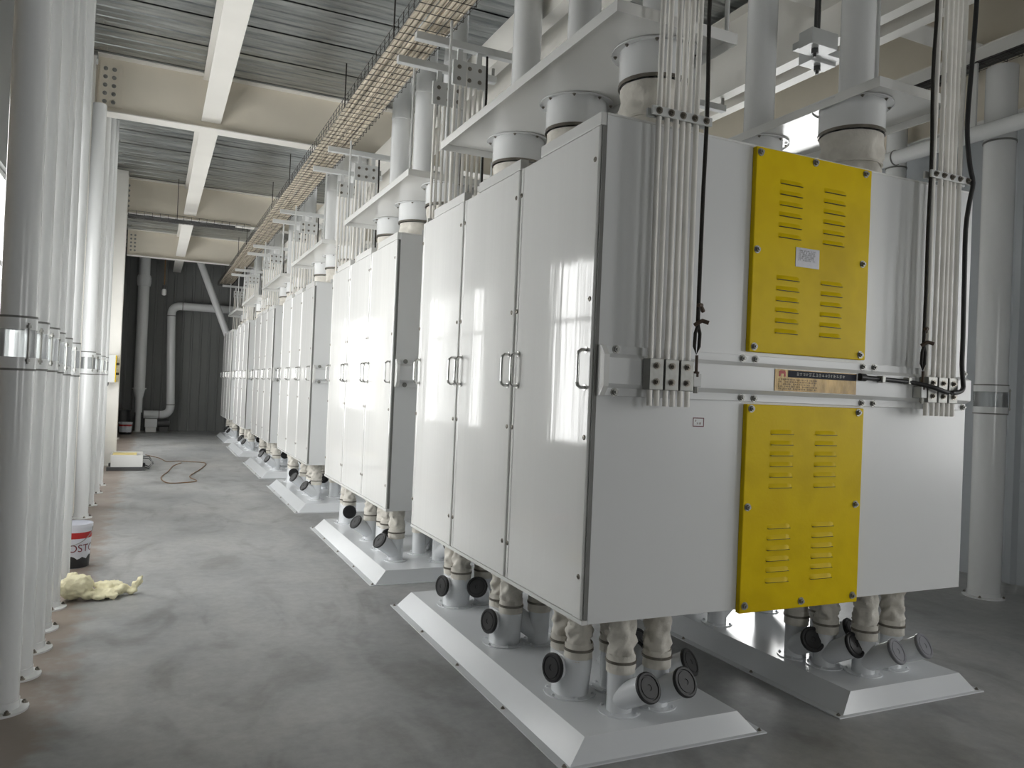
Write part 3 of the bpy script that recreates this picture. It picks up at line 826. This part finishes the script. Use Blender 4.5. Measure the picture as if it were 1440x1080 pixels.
for x, y, d, c, w_ in ((1.72, 0.47, (-0.25, -0.85, 0.45), 'd', 'black-capped inner'), (1.765, 0.29, (0.15, -0.84, 0.5), 'd', 'black-capped front'), (1.89, 0.13, (0.22, -0.82, 0.5), 'g', 'grey-capped foremost'), (2.13, 0.15, (0.22, -0.82, 0.5), 'g', 'grey-capped outer'), (1.95, 0.50, (0.3, -0.8, 0.5), 'd', 'second-row'), (1.70, 1.15, (0.75, 0.1, 0.6), 'd', 'third-row'), (1.70, 1.45, (0.75, 0.1, 0.6), 'd', 'fourth-row'), (1.70, 1.75, (0.75, 0.1, 0.6), 'd', 'fifth-row'), (2.25, 1.3, FR, 'd', 'outer middle'), (2.1, 2.1, FR, 'd', 'outer rear')):
    boot_y(x, y, w_ + ' ' + lsw + CAB[0], G1, d, c)
for i in range(1, 6):
    cy = CY[i]; g = 'outlet boots under the aisle side of ' + CAB[i]
    for x, y, d, w_ in ((0.16, 0.30, LF, 'front'), (0.175, 1.22, LF, 'middle'), (0.44, 0.52, (0.6, 0.6, 0.5), 'inner'), (0.47, 1.35, (-0.2, -0.85, 0.5), 'central'), (0.52, 0.20, FR, 'second'), (0.62, 0.64, FR, 'hidden'), (0.55, 2.1, FR, 'rear')):
        boot_y(x, cy + y, w_ + ' ' + ls + CAB[i], g, d)
    boot_double(0.17, cy + 2.18, 'rear ' + ld + CAB[i], g, (-0.1, -1, 0.1))
    boot_double(0.20, cy + 0.78, 'front ' + ld + CAB[i], g, (-0.1, -1, 0.1))

# ------------------------------------------------------------------ spout pipes along the window wall
def spout(x, y, r, zg, lab, grp, top=5.3, base_z=0.0):
    s_ = thing('spout_pipe', lab, 'pipe', (x, y, base_z), grp)
    zl, zh_ = zg - 0.065, zg + 0.065
    put('lower_tube', MB().lathe([(r, 0.006), (r, zl), (r - 0.004, zl), (r - 0.004, 0.006)], 28, cap=False).mesh('tube', 'pipe', 40), s_)
    put('upper_tube', MB().lathe([(r, zh_), (r, top), (r - 0.004, top), (r - 0.004, zh_)], 28, cap=False).mesh('tube', 'pipe', 40), s_)
    gl = put('sight_glass', MB().lathe([(r * 1.03, zl - 0.004), (r * 1.03, zh_ + 0.004)], 28, cap=False).mesh('sight_glass', 'clear', 40), s_, label='clear sight glass')
    for z0, z1 in ((zl - 0.055, zl), (zh_, zh_ + 0.055)):
        put('collar', MB().lathe([(r + 0.0005, z0), (r * 1.06, z0), (r * 1.06, z1), (r + 0.0005, z1)], 28, cap=False).mesh('collar', 'pipe', 30), s_)
    for z in (zl - 0.058, zh_ + 0.058):
        put('clamp_band', MB().lathe([(r, z - 0.005), (r * 1.075, z - 0.005), (r * 1.075, z + 0.005), (r, z + 0.005)], 28, cap=False).mesh('clamp_band', 'gasket', 30), s_)
    for a in (-0.9, 1.2):
        px, py = r * 1.12 * math.cos(a), r * 1.12 * math.sin(a)
        put('tie_bolt', MB().cyl((px, py, zl - 0.03), (px, py, zh_ + 0.03), 0.005, n=8).cyl((px, py, zl - 0.02), (px, py, zl - 0.008), 0.011, n=6).cyl((px, py, zh_ + 0.008), (px, py, zh_ + 0.02), 0.011, n=6).mesh('tie_bolt', 'steel', 40), gl)
    fl = put('floor_flange', MB().lathe([(r, 0), (r + 0.042, 0), (r + 0.042, 0.010), (r + 0.004, 0.014), (r + 0.004, 0.05), (r, 0.05)], 28, cap=False).mesh('floor_flange', 'pipe', 30), s_)
    for q in range(4):
        a = q * PI / 2 + 0.4
        put('bolt', BOLT_DK, fl, ((r + 0.024) * math.cos(a), (r + 0.024) * math.sin(a), 0.010))
    return s_
ords = ['first', 'second', 'third', 'fourth', 'fifth', 'sixth']
for k, (y, r, zg) in enumerate(((1.32, 0.076, 1.728), (1.775, 0.076, 1.731), (2.21, 0.082, 1.727), (2.60, 0.076, 1.72), (3.09, 0.076, 1.708), (3.75, 0.076, 1.70))):
    s_ = spout(-2.388, y, r, zg, 'white spout pipe with sight glass, %s before the paint bucket' % ords[5 - k] if k < 5 else 'white spout pipe with sight glass, next to the paint bucket', 'white spout pipes before the bucket', 4.595 if k == 0 else 5.3)
for k, y in enumerate((6.8, 7.7, 8.8, 9.6)):
    spout(-2.46, y, 0.07, 1.715, 'white spout pipe beyond the paint bucket, %s towards the column with buttons' % ords[k], 'white spout pipes beyond the bucket', 4.595 if k == 0 else 5.3)
s_ = spout(4.782, 1.37, 0.125, 1.70, 'thick white spout pipe with sight glass before the blue grey wall', 'white spout pipes by the blue grey wall', 4.58)
put('joint_ring', MB().lathe([(0.125, 3.92), (0.132, 3.92), (0.132, 3.935), (0.125, 3.935)], 28, cap=False).mesh('joint_ring', 'gasket', 30), s_)
s_ = spout(5.16, 2.72, 0.10, 1.70, 'white spout pipe in the corner behind the yellow-covered cabinet', 'white spout pipes by the blue grey wall', 5.2)
put('joint_ring', MB().lathe([(0.10, 4.08), (0.107, 4.08), (0.107, 4.095), (0.10, 4.095)], 28, cap=False).mesh('joint_ring', 'gasket', 30), s_)
# horizontal header pipe on that side
h = thing('header_pipe', 'white horizontal pipe crossing before the blue grey wall', 'pipe', (4.575, 0.5, 3.99))
put('tube', MB().cyl((0, -3.5, 0), (0, 2.2, 0), 0.068, n=28).mesh('tube', 'pipe', 40), h)
for y in (0.4, 1.75): put('joint_ring', MB().cyl((0, y - 0.006, 0), (0, y + 0.006, 0), 0.074, n=28).mesh('joint_ring', 'gasket', 30), h)
put('hanger_strap', B(-0.01, 0.01, 0.95, 1.0, 0.06, 0.62).mesh('hanger_strap', 'grey_paint', 0), h)

# ------------------------------------------------------------------ cable trays
def tray(x0, x1, y0, y1, z, lab, along, liner):
    t = thing('cable_tray', lab, 'cable tray', (x0, y0, z), 'wire cable trays under the ceiling')
    mb = MB(); w, l = (x1 - x0, y1 - y0) if along == 'Y' else (y1 - y0, x1 - x0)
    r = 0.0032; hh = 0.10
    def seg(p, q):
        if along == 'X': p, q = (p[1], p[0], p[2]), (q[1], q[0], q[2])
        mb.cyl(p, q, r, n=4)
    k = 0.0
    while k <= l:
        seg((0, k, 0), (w, k, 0)); seg((0, k, 0), (0, k, hh)); seg((w, k, 0), (w, k, hh)); k += 0.13
    o = put('cross_wires', mb.mesh('cross_wires', 'wire', 0), t); o['kind'] = 'stuff'
    mb = MB()
    def seg2(p, q):
        if along == 'X': p, q = (p[1], p[0], p[2]), (q[1], q[0], q[2])
        mb.cyl(p, q, 0.003, n=4)
    for q in range(5): seg2((w * q / 4, 0, 0.004), (w * q / 5, l, 0.004))
    for z_ in (0.05, hh):
        seg2((0, 0, z_), (0, l, z_)); seg2((w, 0, z_), (w, l, z_))
    o = put('long_wires', mb.mesh('long_wires', 'wire', 0), t); o['kind'] = 'stuff'
    if liner:
        rr = random.Random(5)
        for q in range(9):
            u0 = 0.02 + (w - 0.04) * (q + 0.5) / 9
            pts = []
            for s in range(0, int(l / 0.6) + 1):
                u_ = u0 + rr.uniform(-0.008, 0.008); p = (u_, s * 0.6, 0.024 + rr.uniform(0, 0.004))
                pts.append(p if along == 'Y' else (p[1], p[0], p[2]))
            put('cable', MB().tube(pts, 0.019, 6).mesh('cable', liner, 60), t)
    k = 0.8
    while k < l:
        if along == 'Y' and any(abs(y0 + k - g_) < 0.2 for g_ in GY): k += 0.3
        p = (w / 2, k) if along == 'Y' else (k, w / 2)
        q = B(p[0] - 0.006, p[0] + 0.006, p[1] - 0.006, p[1] + 0.006, 0, 0.8 if z < 4.5 else 0.5)
        put('drop_rod', q.mesh('drop_rod', 'wire', 0), t); k += 1.9
tray(-0.215, 0.165, -1.0, 21.0, 4.30, 'long wire basket tray with tan cables over the aisle edge of the cabinets', 'Y', 'liner')
tray(-2.32, -0.25, 12.35, 12.62, 4.42, 'wire basket tray crossing the aisle to the column with buttons', 'X', 'darkgrey')
tray(4.80, 5.04, 0.2, 6.5, 4.74, 'wire basket tray beside the cream eaves beam', 'Y', 'darkgrey')

# suspended bracket with threaded rods
br = thing('suspension_bracket', 'grey angle bracket with dark threaded rods above the yellow cover', 'bracket', (2.38, 1.1, 4.05))
put('angle', B(-0.22, 0.02, -0.14, -0.02, 0.0, 0.11).mesh('angle', 'grey_paint', 0, 0.003), br)
put('angle', B(-0.02, 0.22, 0.06, 0.18, 0.0, 0.13).mesh('angle', 'grey_paint', 0, 0.003), br)
put('bar', B(-0.20, 0.20, -0.02, 0.06, 0.02, 0.07).mesh('bar', 'grey_paint', 0, 0.003), br)
for x, y in ((-0.13, -0.08), (0.10, 0.12)):
    put('threaded_rod', MB().cyl((x, y, -0.06), (x, y, 0.60), 0.012, n=10).mesh('threaded_rod', 'darkgrey', 40), br)
    put('nut', MB().cyl((x, y, -0.035), (x, y, -0.001), 0.024, n=6).mesh('nut', 'darkgrey', 30), br)

# ------------------------------------------------------------------ far end pipework
def fpipe(name, pts, r, lab, cat='pipe'):
    t = thing(name, lab, cat, pts[0])
    o = Vector(pts[0]); P = [Vector(p) - o for p in pts]
    out = [P[0]]
    for k in range(1, len(P) - 1):     # rounded elbows
        a = (P[k - 1] - P[k]).normalized(); b = (P[k + 1] - P[k]).normalized(); rad = r * 2.4
        s, e = P[k] + a * rad, P[k] + b * rad
        for q in range(7):
            u = q / 6; out.append((1 - u) ** 2 * s + 2 * u * (1 - u) * P[k] + u * u * e)
    out.append(P[-1])
    mb = MB(); rings = []
    for i, p in enumerate(out):
        tt = (out[min(i + 1, len(out) - 1)] - out[max(i - 1, 0)]).normalized()
        side = Vector((0, 1, 0)) if abs(tt.y) < 0.7 else Vector((1, 0, 0))
        a = tt.cross(side).normalized(); bb = tt.cross(a)
        rings.append([p + a * (r * math.cos(2 * PI * k / 20)) + bb * (r * math.sin(2 * PI * k / 20)) for k in range(20)])
    put('tube', mb.loft(rings).mesh('tube', 'pipe', 50), t)
    for k in range(1, len(P) - 1):
        for n_ in (P[k - 1], P[k + 1]):
            dv = (n_ - P[k]).normalized(); c0 = P[k] + dv * r * 2.6
            put('joint_ring', MB().cyl(c0 - dv * 0.012, c0 + dv * 0.012, r * 1.08, n=20).mesh('joint_ring', 'gasket', 30), t)
    return t
fpipe('bent_pipe', [(-2.0, 21.5, 0.50), (-1.30, 21.5, 0.50), (-1.50 + 0.1, 21.5, 3.66), (0.9, 21.5, 3.66)], 0.115, 'grey white pipe with two elbows before the far wall')
fpipe('slanted_pipe', [(-0.83, 21.0, 5.25), (0.30, 21.0, 2.40)], 0.10, 'slanted white pipe meeting the last cabinet before the far wall')
t = thing('suction_pipe', 'tall upright white pipe with ball joint before the far wall', 'pipe', (-2.14, 21.5, 0))
put('tube', MB().lathe([(0.15, 1.25), (0.15, 4.15), (0.17, 4.15), (0.19, 4.24), (0.19, 4.38), (0.17, 4.46), (0.15, 4.46), (0.15, 5.3)], 24).mesh('tube', 'pipe', 40), t)
put('reducer', MB().lathe([(0.10, 0.55), (0.10, 0.95), (0.16, 1.22), (0.19, 1.22), (0.19, 1.25)], 24).mesh('reducer', 'pipe', 40), t)
put('leg', MB().lathe([(0.075, 0.02), (0.075, 0.55)], 16).mesh('leg', 'pipe', 40), t)
put('flange', MB().lathe([(0.11, 0), (0.11, 0.02)], 16).mesh('flange', 'pipe', 40), t)
t = thing('airlock_blower', 'small white blower box on feet beneath the bent pipe', 'blower', (-1.80, 21.5, 0))
put('housing', B(-0.16, 0.16, -0.15, 0.15, 0.14, 0.385).mesh('housing', 'pipe', 0, 0.02), t)
put('plinth', B(-0.14, 0.14, -0.13, 0.13, 0, 0.14).mesh('plinth', 'white', 0, 0.008), t)
put('motor', MB().cyl((0.16, 0, 0.25), (0.48, 0, 0.25), 0.10, n=20).mesh('motor', 'darkgrey', 40), t)
put('motor_foot', B(0.22, 0.44, -0.10, 0.10, 0, 0.16).mesh('motor_foot', 'darkgrey', 0), t)

def bucket(x, y, r, h, lab, dark, text):
    t = thing('paint_bucket', lab, 'bucket', (x, y, 0), 'paint buckets on the floor')
    put('pail', MB().lathe([(r * 0.86, 0), (r * 0.88, 0.01), (r * 0.985, h * 0.93), (r * 0.955, h * 0.93), (r * 0.86, 0.012)], 32).mesh('pail', 'bucket', 40), t)
    put('red_stripe', MB().lathe([(r * 0.955, h * 0.68), (r * 0.96, h * 0.68), (r * 0.982, h * 0.82), (r * 0.977, h * 0.82)], 32, cap=False).mesh('stripe', 'red', 40), t)
    put('rim', MB().lathe([(r * 0.985, h * 0.92), (r * 1.03, h * 0.92), (r * 1.03, h), (r * 0.99, h)], 32, cap=False).mesh('rim', 'bucket', 40), t)
    # paint drips: dark, uneven lower edge
    n = 40; lo, hi = [], []
    for i in range(n):
        a = 2 * PI * i / n
        zz = h * (0.16 + dark * (0.5 + 0.5 * noise.noise(Vector((math.cos(a) * 2.5, math.sin(a) * 2.5, 3)))))
        rr0 = r * 0.885; rr1 = r * (0.88 + 0.105 * zz / (h * 0.93)) + 0.0015
        lo.append((rr0 * math.cos(a), rr0 * math.sin(a), 0.004)); hi.append((rr1 * math.cos(a), rr1 * math.sin(a), zz))
    put('paint_drips', MB().loft([lo, hi], False, False).mesh('paint_drips', 'black', 40), t)
    if text:
        mb = MB(); x_ = 0
        rad = r * 0.948
        cu_ = bpy.data.curves.new('lettering', 'FONT'); cu_.body = text; cu_.size = h * 0.24; cu_.extrude = 0.0
        to = bpy.data.objects.new('tmp', cu_); COL.objects.link(to)
        me = bpy.data.meshes.new_from_object(to.evaluated_get(bpy.context.evaluated_depsgraph_get()))
        bpy.data.objects.remove(to)
        wmax = max(v_.co.x for v_ in me.vertices)
        for v_ in me.vertices:
            a = -0.95 + (v_.co.x - wmax / 2) / rad
            zz = v_.co.y + h * 0.38
            rr = r * (0.88 + 0.105 * zz / (h * 0.93)) + 0.002
            v_.co = (rr * math.cos(a), rr * math.sin(a), zz)
        me.materials.append(M['darkred'])
        put('lettering', me, t)
    ang = [0.15 + PI * k / 12 for k in range(13)]
    put('bail_handle', MB().tube([(r * 1.05 * math.cos(a), -r * 1.03 * abs(math.sin(a)) * 0.9 - 0.01, h * 0.90 - h * 0.36 * math.sin(a - 0.15)) for a in ang], 0.003, 6).mesh('bail_handle', 'steel', 60), t)
    return t
bucket(-2.34, 4.36, 0.135, 0.36, 'white paint bucket with red stripe behind the spout pipes', 0.22, 'OSTC')
bucket(-2.42, 20.4, 0.17, 0.33, 'white and red paint bucket by the far wall', 0.06, '')
t = thing('black_drum', 'black drum standing behind the far paint bucket', 'drum', (-2.56, 21.2, 0))
put('shell', MB().lathe([(0.24, 0), (0.25, 0.01), (0.25, 0.26), (0.256, 0.28), (0.25, 0.30), (0.25, 0.60), (0.24, 0.61)], 28).mesh('shell', 'black', 40), t)
put('lid', MB().lathe([(0.255, 0.60), (0.255, 0.625), (0.1, 0.632), (0.02, 0.632)], 28).mesh('lid', 'black', 40), t)

# ------------------------------------------------------------------ crumpled foam lump
bm = bmesh.new()
rr = random.Random(3)
blobs = [(-2.25, 3.26, 0.085, 0.085, 0.10, 0.085), (-2.195, 3.24, 0.098, 0.075, 0.085, 0.078), (-2.262, 3.30, 0.135, 0.040, 0.05, 0.050), (-2.15, 3.22, 0.04, 0.06, 0.06, 0.035),
         (-2.10, 3.24, 0.035, 0.07, 0.06, 0.035), (-2.03, 3.25, 0.035, 0.07, 0.06, 0.032), (-2.05, 3.33, 0.075, 0.085, 0.05, 0.025), (-2.00, 3.35, 0.075, 0.06, 0.045, 0.022), (-1.96, 3.30, 0.035, 0.04, 0.05, 0.035),
         (-1.925, 3.31, 0.045, 0.03, 0.035, 0.035), (-1.89, 3.31, 0.025, 0.03, 0.03, 0.025), (-1.86, 3.32, 0.05, 0.022, 0.026, 0.045), (-1.83, 3.33, 0.085, 0.016, 0.020, 0.036), (-1.815, 3.33, 0.11, 0.012, 0.016, 0.022), (-1.88, 3.30, 0.02, 0.04, 0.02, 0.018), (-2.08, 3.18, 0.025, 0.035, 0.025, 0.022), (-2.0, 3.20, 0.025, 0.04, 0.03, 0.022)]
for (x, y, z, a, b_, c_) in blobs:
    mtx = Matrix.Translation((x + 2.07, y - 3.27, z)) @ Matrix.Diagonal((a, b_, c_, 1))
    bmesh.ops.create_icosphere(bm, subdivisions=3, radius=1.0, matrix=mtx)
me = bpy.data.meshes.new('foam_lump'); bm.to_mesh(me); bm.free()
me.materials.append(M['foam'])
fo = put('foam_lump', me, None, (-2.07, 3.27, 0.004), label='crumpled lump of cream coloured foam on the concrete floor', cat='foam')
md = fo.modifiers.new('blend', 'REMESH'); md.mode = 'VOXEL'; md.voxel_size = 0.009; md.use_smooth_shade = True
md = fo.modifiers.new('soft', 'SMOOTH'); md.factor = 0.6; md.iterations = 3
tx = bpy.data.textures.new('lumps', 'CLOUDS'); tx.noise_scale = 0.028
md = fo.modifiers.new('lumps', 'DISPLACE'); md.texture = tx; md.strength = 0.032; md.mid_level = 0.5; md.texture_coords = 'LOCAL'

# ------------------------------------------------------------------ things by the far column
t = thing('button_box', 'grey control box with yellow button plate on the white column', 'control box', (-2.44, 12.20, 1.46))
put('housing', B(-0.11, 0.04, -0.08, 0.115, 0, 0.48).mesh('housing', 'grey_paint', 0, 0.006), t)
fpz = put('button_plate', B(0.04, 0.052, -0.08, 0.115, 0.005, 0.475).mesh('button_plate', 'yellow', 0, 0.002), t)
for k in range(5):
    put('button', MB().cyl((0.052, 0.0, 0.07 + k * 0.085), (0.085 + 0.015 * (k % 2), 0, 0.07 + k * 0.085), 0.022, n=14).mesh('button', 'black' if k % 2 else 'white', 40), fpz)
put('cable', MB().tube([(-0.06, -0.02, 0.0), (-0.07, -0.02, -0.05), (-0.12, 0.0, -0.12), (-0.16, 0.09, -0.16)], 0.012, 8).mesh('cable', 'darkgrey', 50), t)

t = thing('open_crate', 'white open box with yellow sheet inside standing by the column', 'box', (-2.14, 11.86, 0.0))
w, d, h = 0.24, 0.36, 0.26
put('side', B(-w, w, -d, -d + 0.012, 0.06, h).mesh('side', 'white', 0, 0.002), t)
put('side', B(-w, w, d - 0.012, d, 0.06, h).mesh('side', 'white', 0, 0.002), t)
put('side', B(-w, -w + 0.012, -d + 0.012, d - 0.012, 0.06, h).mesh('side', 'white', 0, 0.002), t)
put('side', B(w - 0.012, w, -d + 0.012, d - 0.012, 0.06, h).mesh('side', 'white', 0, 0.002), t)
put('bottom', B(-w + 0.012, w - 0.012, -d + 0.012, d - 0.012, 0.06, 0.075).mesh('bottom', 'white', 0), t)
put('yellow_sheet', B(-w + 0.014, w - 0.10, -d + 0.014, d - 0.03, 0.235, 0.242).mesh('yellow_sheet', 'yellow_sheet', 0), t)
put('skid', B(-w - 0.06, w + 0.04, -d - 0.03, -d + 0.05, 0, 0.06).mesh('skid', 'darkgrey', 0, 0.004), t)
put('skid', B(-w - 0.06, w + 0.04, d - 0.05, d + 0.03, 0, 0.06).mesh('skid', 'darkgrey', 0, 0.004), t)
fw = MB()
for y in (-0.22, 0.12):
    fw.tube([(w, y, 0.20), (w + 0.10, y, 0.19), (w + 0.16, y, 0.10), (w + 0.10, y, 0.02), (w, y, 0.06)], 0.010, 6)
fw.tube([(w + 0.16, -0.22, 0.10), (w + 0.16, 0.12, 0.10)], 0.010, 6)
put('wire_guard', fw.mesh('wire_guard', 'darkgrey', 50), t)

pts = [(-1.87, 14.3), (-1.62, 13.6), (-1.50, 12.95), (-1.30, 13.05), (-1.06, 12.9), (-0.84, 12.62), (-0.98, 11.6), (-1.20, 10.55), (-1.12, 9.95), (-1.32, 9.75), (-1.54, 9.75), (-1.62, 10.4), (-1.50, 11.3), (-1.40, 12.2), (-1.22, 12.8)]
cm = []
for k in range(len(pts) - 1):
    p0, p1, p2, p3 = [Vector((*pts[min(max(k + q, 0), len(pts) - 1)], 0)) for q in (-1, 0, 1, 2)]
    for s in (0, 0.25, 0.5, 0.75):
        c_ = 0.5 * ((2 * p1) + (p2 - p0) * s + (2 * p0 - 5 * p1 + 4 * p2 - p3) * s * s + (3 * p1 - p0 - 3 * p2 + p3) * s ** 3)
        c_.z = 0.009
        cm.append(c_ - Vector((-1.4, 11.5, 0)))
put('floor_cable', MB().tube(cm, 0.008, 6).mesh('floor_cable', 'cable', 60), None, (-1.4, 11.5, 0), label='thin brown cable lying in a loop on the aisle floor', cat='cable')

t = thing('hanging_lamp', 'small white lamp hanging from the ceiling near the far wall', 'lamp', (-1.62, 20.6, 3.86))
put('stem', MB().cyl((0, 0, 0.24), (0, 0, 1.42), 0.018, n=10).mesh('stem', 'cable', 40), t)
put('socket', MB().lathe([(0.045, 0.16), (0.05, 0.18), (0.05, 0.26), (0.02, 0.28)], 16).mesh('socket', 'darkgrey', 40), t)
put('bulb', MB().lathe([(0.02, -0.02), (0.055, 0.0), (0.062, 0.04), (0.062, 0.12), (0.045, 0.16)], 18).mesh('bulb', 'white', 50), t)
